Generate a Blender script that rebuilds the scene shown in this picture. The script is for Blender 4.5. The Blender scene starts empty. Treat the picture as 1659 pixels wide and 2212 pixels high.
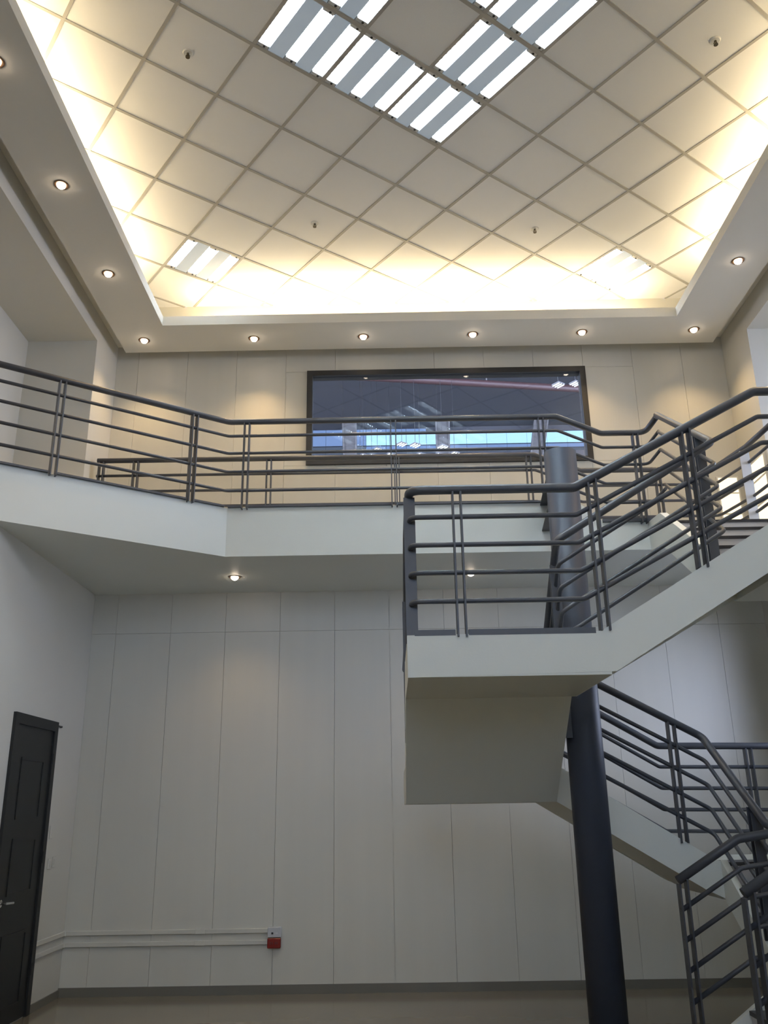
import bpy, bmesh, math, random
from mathutils import Vector, Matrix
random.seed(7)
S = bpy.context.scene
COL = S.collection
PI = math.pi

# ------------------------------------------------------------------ camera
CAM_Z = 1.53
F_PX, PITCH, YAW, ROLL = 1890.551, 0.32806, -0.00404, -0.01584
cd = bpy.data.cameras.new('camera')
cam = bpy.data.objects.new('camera', cd)
COL.objects.link(cam)
cd.sensor_fit = 'VERTICAL'
cd.sensor_height = 36.0
cd.lens = F_PX * 36.0 / 2212.0
cd.clip_start, cd.clip_end = 0.05, 300
_cz = Vector((math.sin(YAW) * math.cos(PITCH), math.cos(YAW) * math.cos(PITCH), math.sin(PITCH)))
_r = Vector((math.cos(YAW), -math.sin(YAW), 0))
_u = _r.cross(_cz)
_r2 = math.cos(ROLL) * _r + math.sin(ROLL) * _u
_u2 = -math.sin(ROLL) * _r + math.cos(ROLL) * _u
_m = Matrix((_r2, _u2, -_cz)).transposed().to_4x4()
_m.translation = Vector((0, 0, CAM_Z))
cam.matrix_world = _m
S.camera = cam

# ------------------------------------------------------------------ world, exposure
w = bpy.data.worlds.new('sky')
S.world = w
w.use_nodes = True
_bg = w.node_tree.nodes['Background']
_bg.inputs[0].default_value = (0.70, 0.75, 1.0, 1)
_bg.inputs[1].default_value = 24.0
S.view_settings.view_transform = 'Standard'
S.view_settings.look = 'None'
S.view_settings.gamma = 1.0
S.view_settings.use_curve_mapping = False
S.view_settings.exposure = 0.0
S.cycles.use_denoising = True
S.cycles.max_bounces = 10
S.cycles.diffuse_bounces = 6
S.cycles.glossy_bounces = 4
S.cycles.transparent_max_bounces = 12
S.cycles.sample_clamp_indirect = 6.0
S.cycles.caustics_reflective = False
S.cycles.caustics_refractive = False

TUBE_POWER = 95.0          # fluorescent tubes
COVE_POWER = 12.5          # watts per metre of cove strip
SPOT_POWER = 52.0

# ------------------------------------------------------------------ materials
def mat(name, rgb, rough=0.6, metal=0.0, spec=0.5, noise=None, bump=0.0, bscale=60.0, coat=0.0):
    m = bpy.data.materials.new(name)
    m.use_nodes = True
    nt = m.node_tree
    b = nt.nodes['Principled BSDF']
    b.inputs['Base Color'].default_value = (*rgb, 1)
    b.inputs['Roughness'].default_value = rough
    b.inputs['Metallic'].default_value = metal
    b.inputs['Specular IOR Level'].default_value = spec
    if coat:
        b.inputs['Coat Weight'].default_value = coat
        b.inputs['Coat Roughness'].default_value = 0.08
    tc = None
    if noise or bump:
        tc = nt.nodes.new('ShaderNodeTexCoord')
    if noise:
        amt, sc, stretch = noise
        mp = nt.nodes.new('ShaderNodeMapping')
        mp.inputs['Scale'].default_value = stretch
        nt.links.new(tc.outputs['Object'], mp.inputs[0])
        n = nt.nodes.new('ShaderNodeTexNoise')
        n.inputs['Scale'].default_value = sc
        n.inputs['Detail'].default_value = 4
        nt.links.new(mp.outputs[0], n.inputs['Vector'])
        r = nt.nodes.new('ShaderNodeMapRange')
        r.inputs['To Min'].default_value = 1 - amt
        r.inputs['To Max'].default_value = 1 + amt
        nt.links.new(n.outputs['Fac'], r.inputs['Value'])
        mx = nt.nodes.new('ShaderNodeVectorMath')
        mx.operation = 'SCALE'
        mx.inputs[0].default_value = rgb
        nt.links.new(r.outputs[0], mx.inputs['Scale'])
        nt.links.new(mx.outputs[0], b.inputs['Base Color'])
    if bump:
        n2 = nt.nodes.new('ShaderNodeTexNoise')
        n2.inputs['Scale'].default_value = bscale
        nt.links.new(tc.outputs['Object'], n2.inputs['Vector'])
        bp = nt.nodes.new('ShaderNodeBump')
        bp.inputs['Strength'].default_value = bump
        bp.inputs['Distance'].default_value = 0.004
        nt.links.new(n2.outputs['Fac'], bp.inputs['Height'])
        nt.links.new(bp.outputs[0], b.inputs['Normal'])
    return m

def emit(name, rgb, strength):
    m = bpy.data.materials.new(name)
    m.use_nodes = True
    nt = m.node_tree
    nt.nodes.remove(nt.nodes['Principled BSDF'])
    e = nt.nodes.new('ShaderNodeEmission')
    e.inputs[0].default_value = (*rgb, 1)
    e.inputs[1].default_value = strength
    nt.links.new(e.outputs[0], nt.nodes['Material Output'].inputs[0])
    return m

def glass(name, tint=(0.9, 0.93, 0.95), ior=1.5):
    m = bpy.data.materials.new(name)
    m.use_nodes = True
    nt = m.node_tree
    nt.nodes.remove(nt.nodes['Principled BSDF'])
    t = nt.nodes.new('ShaderNodeBsdfTransparent')
    t.inputs[0].default_value = (*tint, 1)
    g = nt.nodes.new('ShaderNodeBsdfGlossy')
    g.inputs['Roughness'].default_value = 0.015
    lw = nt.nodes.new('ShaderNodeLayerWeight')
    pw = nt.nodes.new('ShaderNodeMath')
    pw.operation = 'POWER'
    pw.inputs[1].default_value = 4.0
    f = nt.nodes.new('ShaderNodeMapRange')
    f.inputs['To Min'].default_value = ((ior - 1) / (ior + 1)) ** 2
    f.inputs['To Max'].default_value = 0.9
    nt.links.new(lw.outputs['Facing'], pw.inputs[0])
    nt.links.new(pw.outputs[0], f.inputs['Value'])
    mx = nt.nodes.new('ShaderNodeMixShader')
    nt.links.new(f.outputs[0], mx.inputs[0])
    nt.links.new(t.outputs[0], mx.inputs[1])
    nt.links.new(g.outputs[0], mx.inputs[2])
    nt.links.new(mx.outputs[0], nt.nodes['Material Output'].inputs[0])
    return m

M = {}
M['panel'] = mat('cream_wall_panel', (0.59, 0.575, 0.515), 0.40, spec=0.5, noise=(0.035, 1.0, (9, 9, 0.35)))
M['wall'] = mat('cream_wall_paint', (0.60, 0.585, 0.53), 0.6, noise=(0.03, 1.6, (1, 1, 1)))
M['plaster'] = mat('white_plaster', (0.72, 0.70, 0.645), 0.7, noise=(0.02, 2.0, (1, 1, 1)))
M['fascia'] = mat('pale_fascia_paint', (0.72, 0.74, 0.695), 0.55, noise=(0.025, 2.5, (1, 1, 1)), bump=0.08, bscale=90)
M['tile'] = mat('mineral_fibre_tile', (0.86, 0.86, 0.86), 0.9, spec=0.2, bump=0.25, bscale=220)
M['grid'] = mat('ceiling_grid_enamel', (0.40, 0.385, 0.36), 0.5)
M['rail'] = mat('charcoal_rail_paint', (0.052, 0.057, 0.070), 0.42, spec=0.5, noise=(0.12, 14.0, (1, 1, 1)))
M['column'] = mat('slate_column_paint', (0.042, 0.050, 0.071), 0.5, spec=0.3, noise=(0.10, 8.0, (1, 1, 0.3)))
M['dark'] = mat('black_enamel', (0.010, 0.010, 0.011), 0.4)
M['door'] = mat('black_door_paint', (0.0060, 0.0066, 0.0066), 0.55, noise=(0.15, 6.0, (1, 1, 0.2)))
M['frame'] = mat('black_window_frame', (0.010, 0.0095, 0.010), 0.5)
M['floor'] = mat('polished_beige_tile', (0.20, 0.172, 0.125), 0.16, spec=0.5, noise=(0.08, 3.0, (1, 1, 1)))
M['skirt'] = mat('taupe_skirting_tile', (0.15, 0.14, 0.115), 0.4, noise=(0.06, 5.0, (1, 1, 1)))
M['riser'] = mat('pale_stone_riser', (0.60, 0.575, 0.56), 0.45, noise=(0.04, 6.0, (1, 1, 1)))
M['nosing'] = mat('dark_granite_tread', (0.022, 0.021, 0.023), 0.35, noise=(0.3, 60.0, (1, 1, 1)))
M['plastic'] = mat('white_plastic', (0.66, 0.66, 0.64), 0.35)
M['greybox'] = mat('grey_plastic', (0.50, 0.51, 0.53), 0.3)
M['red'] = mat('red_plastic', (0.19, 0.014, 0.011), 0.25)
M['chrome'] = mat('brushed_chrome', (0.62, 0.62, 0.62), 0.25, metal=1.0)
M['bronze'] = mat('bronze_trim_ring', (0.20, 0.12, 0.07), 0.35, metal=0.6)
M['steel'] = mat('grey_galvanised', (0.62, 0.63, 0.64), 0.35, metal=0.4)
M['brass'] = mat('dull_brass', (0.10, 0.085, 0.06), 0.45, metal=0.6)
M['reflector'] = mat('white_reflector', (0.85, 0.87, 0.90), 0.35)
M['lightpan'] = mat('backlit_perforated_panel', (0.42, 0.46, 0.50), 0.45)
_p = M['lightpan'].node_tree.nodes['Principled BSDF']
_p.inputs['Emission Color'].default_value = (0.62, 0.80, 1.0, 1)
_p.inputs['Emission Strength'].default_value = 0.20  # glow added to imitate bloom from the neighbouring tubes
M['tube'] = emit('cool_tube_glow', (0.72, 0.87, 1.0), TUBE_POWER)
M['bulb'] = emit('warm_bulb_glow', (1.0, 0.80, 0.60), 28.0)
M['covestrip'] = emit('warm_strip_glow', (1.0, 0.80, 0.50), 6.0)
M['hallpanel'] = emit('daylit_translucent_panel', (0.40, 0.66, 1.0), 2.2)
M['hallpanel_b'] = emit('dusty_translucent_panel', (0.34, 0.50, 0.95), 1.0)  # same panel at lower emission
M['hallpanel_c'] = emit('shaded_translucent_panel', (0.36, 0.45, 0.68), 0.42)  # same panel at the lowest emission
M['halltube'] = emit('hall_tube_glow', (0.88, 0.95, 1.0), 7.0)
M['warmpane'] = emit('lit_pane', (1.0, 0.86, 0.60), 1.6)  # glow that stands in for bright wall patches
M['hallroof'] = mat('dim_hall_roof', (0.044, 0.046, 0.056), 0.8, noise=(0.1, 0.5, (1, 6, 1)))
M['hallsteel'] = mat('hall_steel', (0.10, 0.095, 0.095), 0.6)
M['redpipe'] = mat('red_fire_pipe', (0.045, 0.020, 0.021), 0.5)
M['glass'] = glass('window_glass', (0.80, 0.84, 0.86))
M['tintglass'] = glass('tinted_facade_glass', (0.41, 0.438, 0.437))
M['facadeglass'] = glass('facade_glass', (0.93, 0.96, 0.97))

# ------------------------------------------------------------------ helpers
def link(name, me, m, parent=None):
    o = bpy.data.objects.new(name, me)
    COL.objects.link(o)
    if m is not None and not me.materials:
        me.materials.append(m)
    if parent is not None:
        o.parent = parent
        o.matrix_parent_inverse = Matrix()
        o.location = -Vector(parent.get('_o', (0, 0, 0)))
    return o

def thing(name, label, cat, loc=(0, 0, 0), group=None, kind=None):
    o = bpy.data.objects.new(name, None)
    COL.objects.link(o)
    o.location = loc
    o.empty_display_size = 0.2
    o['_o'] = tuple(loc)
    o['label'] = label
    o['category'] = cat
    if group:
        o['group'] = group
    if kind:
        o['kind'] = kind
    return o

class MB:
    """collects faces of one mesh"""
    def __init__(self):
        self.v, self.f = [], []
    def add(self, vs, fs):
        n = len(self.v)
        self.v += [tuple(p) for p in vs]
        self.f += [tuple(i + n for i in f) for f in fs]
        return self
    def box(self, a, b):
        x0, y0, z0 = a
        x1, y1, z1 = b
        return self.add([(x0, y0, z0), (x1, y0, z0), (x1, y1, z0), (x0, y1, z0), (x0, y0, z1), (x1, y0, z1), (x1, y1, z1), (x0, y1, z1)],
                        [(0, 3, 2, 1), (4, 5, 6, 7), (0, 1, 5, 4), (1, 2, 6, 5), (2, 3, 7, 6), (3, 0, 4, 7)])
    def prism(self, poly, ext, conv):
        """poly: 2-D points, ext: (lo, hi), conv(p, e) -> 3-D"""
        n = len(poly)
        vs = [conv(p, ext[0]) for p in poly] + [conv(p, ext[1]) for p in poly]
        fs = [tuple(range(n))[::-1], tuple(range(n, 2 * n))]
        for i in range(n):
            j = (i + 1) % n
            fs.append((i, j, n + j, n + i))
        return self.add(vs, fs)
    def xy(self, poly, z0, z1):
        return self.prism(poly, (z0, z1), lambda p, e: (p[0], p[1], e))
    def xz(self, poly, y0, y1):
        return self.prism(poly, (y0, y1), lambda p, e: (p[0], e, p[1]))
    def yz(self, poly, x0, x1):
        return self.prism(poly, (x0, x1), lambda p, e: (e, p[0], p[1]))
    def cyl(self, p0, p1, r, n=16, r1=None, caps=True):
        p0, p1 = Vector(p0), Vector(p1)
        d = (p1 - p0).normalized()
        a = d.orthogonal().normalized()
        b = d.cross(a)
        r1 = r if r1 is None else r1
        vs = []
        for p, q in ((p0, r), (p1, r1)):
            for k in range(n):
                t = 2 * PI * k / n
                vs.append(p + q * (math.cos(t) * a + math.sin(t) * b))
        fs = [(k, (k + 1) % n, n + (k + 1) % n, n + k) for k in range(n)]
        if caps:
            fs += [tuple(range(n))[::-1], tuple(range(n, 2 * n))]
        return self.add(vs, fs)
    def tube(self, pts, r, n=12):
        pts = [Vector(p) for p in pts]
        d0 = (pts[1] - pts[0]).normalized()
        a = d0.orthogonal().normalized()
        if abs(d0.z) < 0.95:
            a = Vector((0, 0, 1)) - d0 * d0.z
            a.normalize()
        vs, prev = [], d0
        for i, p in enumerate(pts):
            if i == 0:
                d = d0
            elif i == len(pts) - 1:
                d = (pts[i] - pts[i - 1]).normalized()
            else:
                d = ((pts[i] - pts[i - 1]).normalized() + (pts[i + 1] - pts[i]).normalized()).normalized()
            q = prev.rotation_difference(d)
            a = (q @ a).normalized()
            prev = d
            b = d.cross(a)
            k = 1.0
            if 0 < i < len(pts) - 1:
                c = max(0.5, d.dot((pts[i] - pts[i - 1]).normalized()))
                k = 1.0 / c if c > 0.9 else 1.0
            for j in range(n):
                t = 2 * PI * j / n
                vs.append(p + r * (math.cos(t) * a + math.sin(t) * b))
        fs = []
        for i in range(len(pts) - 1):
            for j in range(n):
                fs.append((i * n + j, i * n + (j + 1) % n, (i + 1) * n + (j + 1) % n, (i + 1) * n + j))
        e = (len(pts) - 1) * n
        fs += [tuple(range(n))[::-1], tuple(range(e, e + n))]
        return self.add(vs, fs)
    def mesh(self, name, smooth=False):
        me = bpy.data.meshes.new(name)
        me.from_pydata(self.v, [], self.f)
        bm = bmesh.new()
        bm.from_mesh(me)
        bmesh.ops.recalc_face_normals(bm, faces=bm.faces)
        bm.to_mesh(me)
        bm.free()
        if smooth:
            for p in me.polygons:
                p.use_smooth = len(p.vertices) == 4
        return me
    def build(self, name, m, parent=None, smooth=False, bevel=0.0):
        me = self.mesh(name, smooth)
        if bevel:
            bm = bmesh.new()
            bm.from_mesh(me)
            bmesh.ops.bevel(bm, geom=bm.edges[:], offset=bevel, segments=1, affect='EDGES')
            bm.to_mesh(me)
            bm.free()
        return link(name, me, m, parent)

def struct(o, label=None):
    o['kind'] = 'structure'
    if label:
        o['label'] = label
    return o

def empty_struct(name, label=None):
    o = bpy.data.objects.new(name, None)
    COL.objects.link(o)
    o['_o'] = (0, 0, 0)
    return struct(o, label)

def copy_tree(o):
    c = o.copy()
    COL.objects.link(c)
    for ch in list(o.children):
        d = copy_tree(ch)
        d.parent = c
        d.matrix_parent_inverse = Matrix()
    return c

def fillet(pts, r, n=5):
    """round the corners of a polyline"""
    pts = [Vector(p) for p in pts]
    out = [pts[0]]
    for i in range(1, len(pts) - 1):
        p, a, b = pts[i], pts[i - 1], pts[i + 1]
        da, db = (a - p), (b - p)
        la, lb = da.length, db.length
        da.normalize(); db.normalize()
        ang = da.angle(db)
        if ang > PI - 0.02:
            out.append(p)
            continue
        t = min(r / math.tan(ang / 2), la * 0.45, lb * 0.45)
        s, e = p + da * t, p + db * t
        for k in range(n + 1):
            u = k / n
            out.append((1 - u) ** 2 * s + 2 * u * (1 - u) * p + u * u * e)
    out.append(pts[-1])
    return out

# ------------------------------------------------------------------ main dimensions
XL, XR, YB = -2.995, 3.77, 8.70
YF = -4.2                       # glazed front of the atrium, behind the camera
ZC = 7.006                      # ceiling tiles
ZM, ZMB = 4.10, 3.65            # mezzanine walkway top and underside
ZP = 3.905                      # lower platform at the head of the stairs
YE = 7.37                       # walkway front edge
OPEN_T = 6.21                   # head of the side openings
YJ = 8.04                       # jamb of the side openings

# ------------------------------------------------------------------ floor
floor = struct(MB().box((-6.5, -5.2, -0.12), (7.5, 9.0, 0.0)).build('floor', M['floor']), 'polished beige tiled floor')

struct(MB().box((-60, -60, -0.30), (60, 80, -0.13)).build('ground_outside', mat('grey_ground', (0.36, 0.36, 0.35), 0.9, noise=(0.2, 0.4, (1, 1, 1)))), 'plain ground outside the building')

# ------------------------------------------------------------------ back wall, built of vertical panels
wall_back = empty_struct('wall_back', 'cream panelled back wall')
WX0, WX1, WZ0, WZ1 = -0.862, 2.214, 5.030, 6.150     # window opening
PITCHX, GAP = 0.55, 0.0025
edges = [XL]
k = -5
while k * PITCHX < XR:
    if k * PITCHX > XL + 0.1 and k * PITCHX < XR - 0.1:
        edges.append(k * PITCHX)
    k += 1
edges.append(XR)
def panel(x0, x1, z0, z1):
    d = random.uniform(0, 0.0008)
    MB().box((x0 + GAP / 2, YB + d, z0 + GAP / 2), (x1 - GAP / 2, YB + 0.06, z1 - GAP / 2)).build('panel', M['panel'], wall_back)
for a, b in zip(edges[:-1], edges[1:]):
    panel(a, b, 0.0, 3.245)
    panel(a, b, 3.245, 3.66)
    if b <= WX0 or a >= WX1:
        panel(a, b, 3.66, 6.75)
    else:
        panel(a, b, 3.66, WZ0)
        panel(a, b, WZ1, 6.75)
        if a < WX0:
            panel(a, WX0, WZ0, WZ1)
        if b > WX1:
            panel(WX1, b, WZ0, WZ1)
core = MB()
core.box((XL - 0.9, YB + 0.055, -0.1), (XR + 3.2, YB + 0.20, WZ0))
core.box((XL - 0.9, YB + 0.055, WZ1), (XR + 3.2, YB + 0.20, ZC + 0.15))
core.box((XL - 0.9, YB + 0.055, WZ0), (WX0, YB + 0.20, WZ1))
core.box((WX1, YB + 0.055, WZ0), (XR + 3.2, YB + 0.20, WZ1))
core.box((XL, YB, 6.75), (XR, YB + 0.06, ZC + 0.02))
core.build('core', M['wall'], wall_back)

# ------------------------------------------------------------------ left and right walls with their upper openings
def side_wall(name, x_in, x_out, label):
    lo, hi = min(x_in, x_out), max(x_in, x_out)
    b = MB()
    y0 = 2.4
    if name == 'wall_left':
        b.box((lo, YF, 0), (hi, YB + 0.06, ZM - 0.02))
    else:                                   # glazing beside the stairs lets daylight in
        b.box((lo, YF, 0), (hi, 6.20, ZM - 0.02))
        b.box((lo, 7.70, 0), (hi, YB + 0.06, ZM - 0.02))
        b.box((lo, 6.20, 0), (hi, 7.70, 2.05))
        b.box((lo, 6.20, 3.35), (hi, 7.70, ZM - 0.02))
    b.box((lo, YJ, ZM - 0.02), (hi, YB + 0.06, OPEN_T))
    b.box((lo, YF, ZM - 0.02), (hi, y0, OPEN_T))
    b.box((lo, YF, OPEN_T), (hi, YB + 0.06, ZC + 0.15))
    return struct(b.build(name, M['wall']), label)
wall_left = side_wall('wall_left', XL, XL - 0.15, 'cream left wall with an upper opening')
wall_right = side_wall('wall_right', XR, XR + 0.15, 'cream right wall with an upper opening')
# corridors behind the openings
b = MB()
b.box((-4.2, YJ, ZM), (XL - 0.15, YJ + 0.12, OPEN_T + 0.10))
b.box((-4.2, YF, ZM - 0.3), (-3.715, YJ, OPEN_T + 0.6))
b.box((-3.715, 2.3, ZM - 0.3), (XL - 0.15, 2.4, OPEN_T + 0.1))
b.box((-3.715, 2.4, OPEN_T), (XL - 0.15, YJ, OPEN_T + 0.10))
struct(b.build('wall_corridor_left', M['wall']), 'dim corridor walls behind the left opening')
MB().box((-3.716, 2.3, ZM - 0.35), (XL - 0.15, YJ, ZM)).build('floor_corridor_left', M['floor'])['kind'] = 'structure'
b = MB()
b.box((XR + 0.15, YJ, ZM), (7.0, YJ + 0.10, OPEN_T + 0.1))
b.box((XR + 0.15, 5.4, OPEN_T), (7.0, YJ + 0.1, OPEN_T + 0.1))
b.box((XR + 0.15, 5.4, ZM - 0.35), (7.0, 5.5, OPEN_T + 0.1))
struct(b.build('wall_corridor_right', M['panel']), 'daylit corridor walls behind the right opening')
MB().box((XR + 0.15, 5.4, ZP - 0.30), (7.0, YJ + 0.1, ZP)).build('floor_corridor_right', M['floor'])['kind'] = 'structure'

# front of the atrium: a tinted glass facade between piers
b = MB()
b.box((XL - 0.15, YF - 0.15, 0), (-2.5, YF, ZC + 0.15))
b.box((3.3, YF - 0.15, 0), (XR + 0.15, YF, ZC + 0.15))
b.box((-2.5, YF - 0.15, 0), (3.3, YF, 3.0))
b.box((-2.5, YF - 0.15, 6.25), (3.3, YF, ZC + 0.15))
struct(b.build('wall_front', M['wall']), 'front wall round the tinted facade')
def glazed(name, label, a, bb, axis, n, gm='facadeglass'):
    """a window between two corners; axis 0 runs along x, 1 along y"""
    o = empty_struct(name, label)
    f = MB()
    (x0, y0, z0), (x1, y1, z1) = a, bb
    t = 0.06
    L0, L1 = (x0, x1) if axis == 0 else (y0, y1)
    def bar(l0, l1, za, zb):
        if axis == 0:
            f.box((l0, y0 - t / 2, za), (l1, y0 + t / 2, zb))
        else:
            f.box((x0 - t / 2, l0, za), (x0 + t / 2, l1, zb))
    for i in range(n + 1):
        c = L0 + (L1 - L0) * i / n
        c = min(max(c, L0 + 0.03), L1 - 0.03)
        bar(c - 0.03, c + 0.03, z0, z1)
    bar(L0, L1, z0, z0 + 0.06)
    bar(L0, L1, z1 - 0.06, z1)
    f.build('window_frame', M['frame'], o)
    g = MB()
    for i in range(n):
        c0, c1 = L0 + (L1 - L0) * i / n, L0 + (L1 - L0) * (i + 1) / n
        if axis == 0:
            g.box((c0, y0 - 0.004, z0), (c1, y0 + 0.004, z1))
        else:
            g.box((x0 - 0.004, c0, z0), (x0 + 0.004, c1, z1))
    g.build('glass', M[gm], o)
    return o
MB().box((XR + 0.0, 2.4, ZM - 0.02), (XR + 0.15, 5.4, OPEN_T)).build('infill', M['wall'], wall_right)
glazed('window_2', 'glazing in the right wall beside the stairs', (XR + 0.075, 6.20, 2.05), (XR + 0.075, 7.70, 3.35), 1, 2)
glazed('window_4', 'tinted glass facade', (-2.5, YF - 0.075, 3.0), (3.3, YF - 0.075, 6.25), 0, 5, 'tintglass')
glazed('window_3', 'corridor glazing', (7.0, 5.5, ZP), (7.0, YJ, OPEN_T), 1, 3)
for i, (loc, rot, sx, sy) in enumerate((((0.4, YF - 0.02, 4.62), (-PI / 2, 0, 0), 5.8, 3.25), ((XR + 0.03, 6.95, 2.7), (0, PI / 2, 0), 1.3, 1.5), ((6.95, 6.77, 5.05), (0, PI / 2, 0), 2.2, 2.5))):
    ld = bpy.data.lights.new('portal', 'AREA')
    ld.shape = 'RECTANGLE'
    ld.size, ld.size_y = sx, sy
    ld.cycles.is_portal = True
    lo = bpy.data.objects.new('window_portal', ld)
    COL.objects.link(lo)
    lo.location, lo.rotation_euler = loc, rot

# ------------------------------------------------------------------ ceiling: tiles on a turned grid, grid bars, soffit, cove strips
ceiling = empty_struct('ceiling', 'suspended tile ceiling with lit cove and soffit')
ANG, T = 0.65295, 0.61
G0 = Vector((-1.80832, 5.21581))
E1 = Vector((math.cos(ANG), math.sin(ANG)))
E2 = Vector((-math.sin(ANG), math.cos(ANG)))
def gp(i, j):
    return G0 + (E1 * i + E2 * j) * T
RECT = (XL, YF, XR, YB)
def clip(poly, rect):
    x0, y0, x1, y1 = rect
    for ax, v, sgn in ((0, x0, 1), (0, x1, -1), (1, y0, 1), (1, y1, -1)):
        out = []
        for i in range(len(poly)):
            p, q = poly[i], poly[(i + 1) % len(poly)]
            dp, dq = (p[ax] - v) * sgn, (q[ax] - v) * sgn
            if dp >= 0:
                out.append(p)
            if dp * dq < 0:
                u = dp / (dp - dq)
                out.append((p[0] + (q[0] - p[0]) * u, p[1] + (q[1] - p[1]) * u))
        poly = out
        if len(poly) < 3:
            return []
    return poly
RING = [(1, -2), (2, -2), (3, -2), (1, -3), (3, -3), (1, -4), (2, -4), (3, -4)]
CORNER = [(2, 3), (8, -1), (-3, -6), (1, -9)]
H = T / 2 - 0.012
whole = None
for i in range(-18, 18):
    for j in range(-22, 12):
        if (i, j) in RING or (i, j) in CORNER:
            continue
        c = gp(i + 0.5, j + 0.5)
        sq = [tuple(c + E1 * (a * H) + E2 * (bq * H)) for a, bq in ((-1, -1), (1, -1), (1, 1), (-1, 1))]
        cl = clip(sq, RECT)
        if not cl:
            continue
        full = all(XL < p[0] < XR and YF < p[1] < YB for p in sq)
        if full:
            if whole is None:
                q = MB()
                q.box((-H, -H, 0), (H, H, 0.016))
                whole = q.mesh('tile')
            o = link('tile', whole, M['tile'], ceiling)
            o.location = (c.x, c.y, ZC + 0.004 + random.uniform(-0.0015, 0.0015))
            o.rotation_euler = (0, 0, ANG)
        else:
            MB().xy(cl, ZC + 0.004, ZC + 0.02).build('tile', M['tile'], ceiling)
def seg_clip(p, d, rect):
    t0, t1 = -30.0, 30.0
    for ax, lo, hi in ((0, rect[0], rect[2]), (1, rect[1], rect[3])):
        if abs(d[ax]) < 1e-9:
            continue
        a, bq = (lo - p[ax]) / d[ax], (hi - p[ax]) / d[ax]
        t0, t1 = max(t0, min(a, bq)), min(t1, max(a, bq))
    return (t0, t1) if t1 - t0 > 0.1 else None
for axis in (0, 1):
    for n in range(-26, 26):
        p = gp(n, 0) if axis == 0 else gp(0, n)
        d, nrm = (E2, E1) if axis == 0 else (E1, E2)
        s = seg_clip(p, d, RECT)
        if not s:
            continue
        a, bq = p + d * s[0], p + d * s[1]
        wv = nrm * 0.012
        z = ZC - 0.002 - (0.0008 if axis else 0)
        MB().xy([tuple(a - wv), tuple(bq - wv), tuple(bq + wv), tuple(a + wv)], z, ZC + 0.006).build('grid_bar', M['grid'], ceiling)
# soffit ring
SX0, SX1, SYB, SZ = -2.845, 3.60, 8.52, 6.33        # outer
IX0, IX1, IYB = -2.303, 3.035, 7.965                # inner
SYF, IYF = YF + 0.17, YF + 0.72
LIP = 6.435
def ring(o0, o1, z0, z1, name, m):
    (ax0, ay0, ax1, ay1), (bx0, by0, bx1, by1) = o0, o1
    q = MB()
    q.xy([(ax0, ay0), (ax1, ay0), (bx1, by0), (bx0, by0)], z0, z1)
    q.xy([(ax1, ay0), (ax1, ay1), (bx1, by1), (bx1, by0)], z0, z1)
    q.xy([(ax1, ay1), (ax0, ay1), (bx0, by1), (bx1, by1)], z0, z1)
    q.xy([(ax0, ay1), (ax0, ay0), (bx0, by0), (bx0, by1)], z0, z1)
    return q.build(name, m, ceiling)
ring((SX0, SYF, SX1, SYB), (IX0, IYF, IX1, IYB), SZ, SZ + 0.03, 'soffit', M['plaster'])
ring((IX0 - 0.02, IYF - 0.02, IX1 + 0.02, IYB + 0.02), (IX0, IYF, IX1, IYB), SZ + 0.029, LIP, 'cove_lip', M['plaster'])
ring((SX0, SYF, SX1, SYB), (SX0 + 0.02, SYF + 0.02, SX1 - 0.02, SYB - 0.02), SZ + 0.029, SZ + 0.17, 'soffit_edge', M['plaster'])
ring((XL, YF, XR, YB), (SX0 + 0.03, SYF + 0.03, SX1 - 0.03, SYB - 0.03), SZ + 0.169, SZ + 0.19, 'recess_cover', M['plaster'])
def cove(p0, p1, inward):
    """one run of warm strip light lying on the cove shelf, shining up"""
    p0, p1 = Vector(p0), Vector(p1)
    L = (p1 - p0).length
    q = MB()
    d = (p1 - p0).normalized()
    s = Vector((-d.y, d.x, 0)) * 0.02
    q.add([p0 - s, p1 - s, p1 + s, p0 + s] + [v + Vector((0, 0, 0.025)) for v in (p0 - s, p1 - s, p1 + s, p0 + s)],
          [(0, 1, 2, 3), (4, 5, 6, 7), (0, 1, 5, 4), (1, 2, 6, 5), (2, 3, 7, 6), (3, 0, 4, 7)])
    q.build('strip_light', M['covestrip'], ceiling)
    q = MB()
    s2 = s * 2.2
    lowz = SZ + 0.03 - p0.z
    q.add([v + Vector((0, 0, lowz)) for v in (p0 - s2, p1 - s2, p1 + s2, p0 + s2)] + [v + Vector((0, 0, -0.001)) for v in (p0 - s2, p1 - s2, p1 + s2, p0 + s2)],
          [(0, 1, 2, 3), (4, 5, 6, 7), (0, 1, 5, 4), (1, 2, 6, 5), (2, 3, 7, 6), (3, 0, 4, 7)])
    q.build('strip_batten', M['plaster'], ceiling)
    ld = bpy.data.lights.new('cove_glow', 'AREA')
    ld.shape = 'RECTANGLE'
    ld.size, ld.size_y = L, 0.05
    ld.energy = COVE_POWER * L
    ld.color = (1.0, 0.78, 0.46)
    lo = bpy.data.objects.new('cove_glow', ld)
    COL.objects.link(lo)
    lo.location = (p0 + p1) / 2 + Vector((0, 0, 0.035))
    lo.rotation_euler = (PI, 0, math.atan2(d.y, d.x))
zs = SZ + 0.29
CO = 0.46
cove((-2.06, IYB + CO + 0.04, zs), (2.78, IYB + CO + 0.04, zs), -1)
cove((IX0 - CO, IYF + 0.35, zs), (IX0 - CO, IYB - 0.12, zs), 1)
cove((IX1 + CO, IYB - 0.12, zs), (IX1 + CO, IYF + 0.35, zs), 1)
cove((IX1 - 0.35, IYF - CO, zs), (IX0 + 0.35, IYF - CO, zs), 1)

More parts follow.
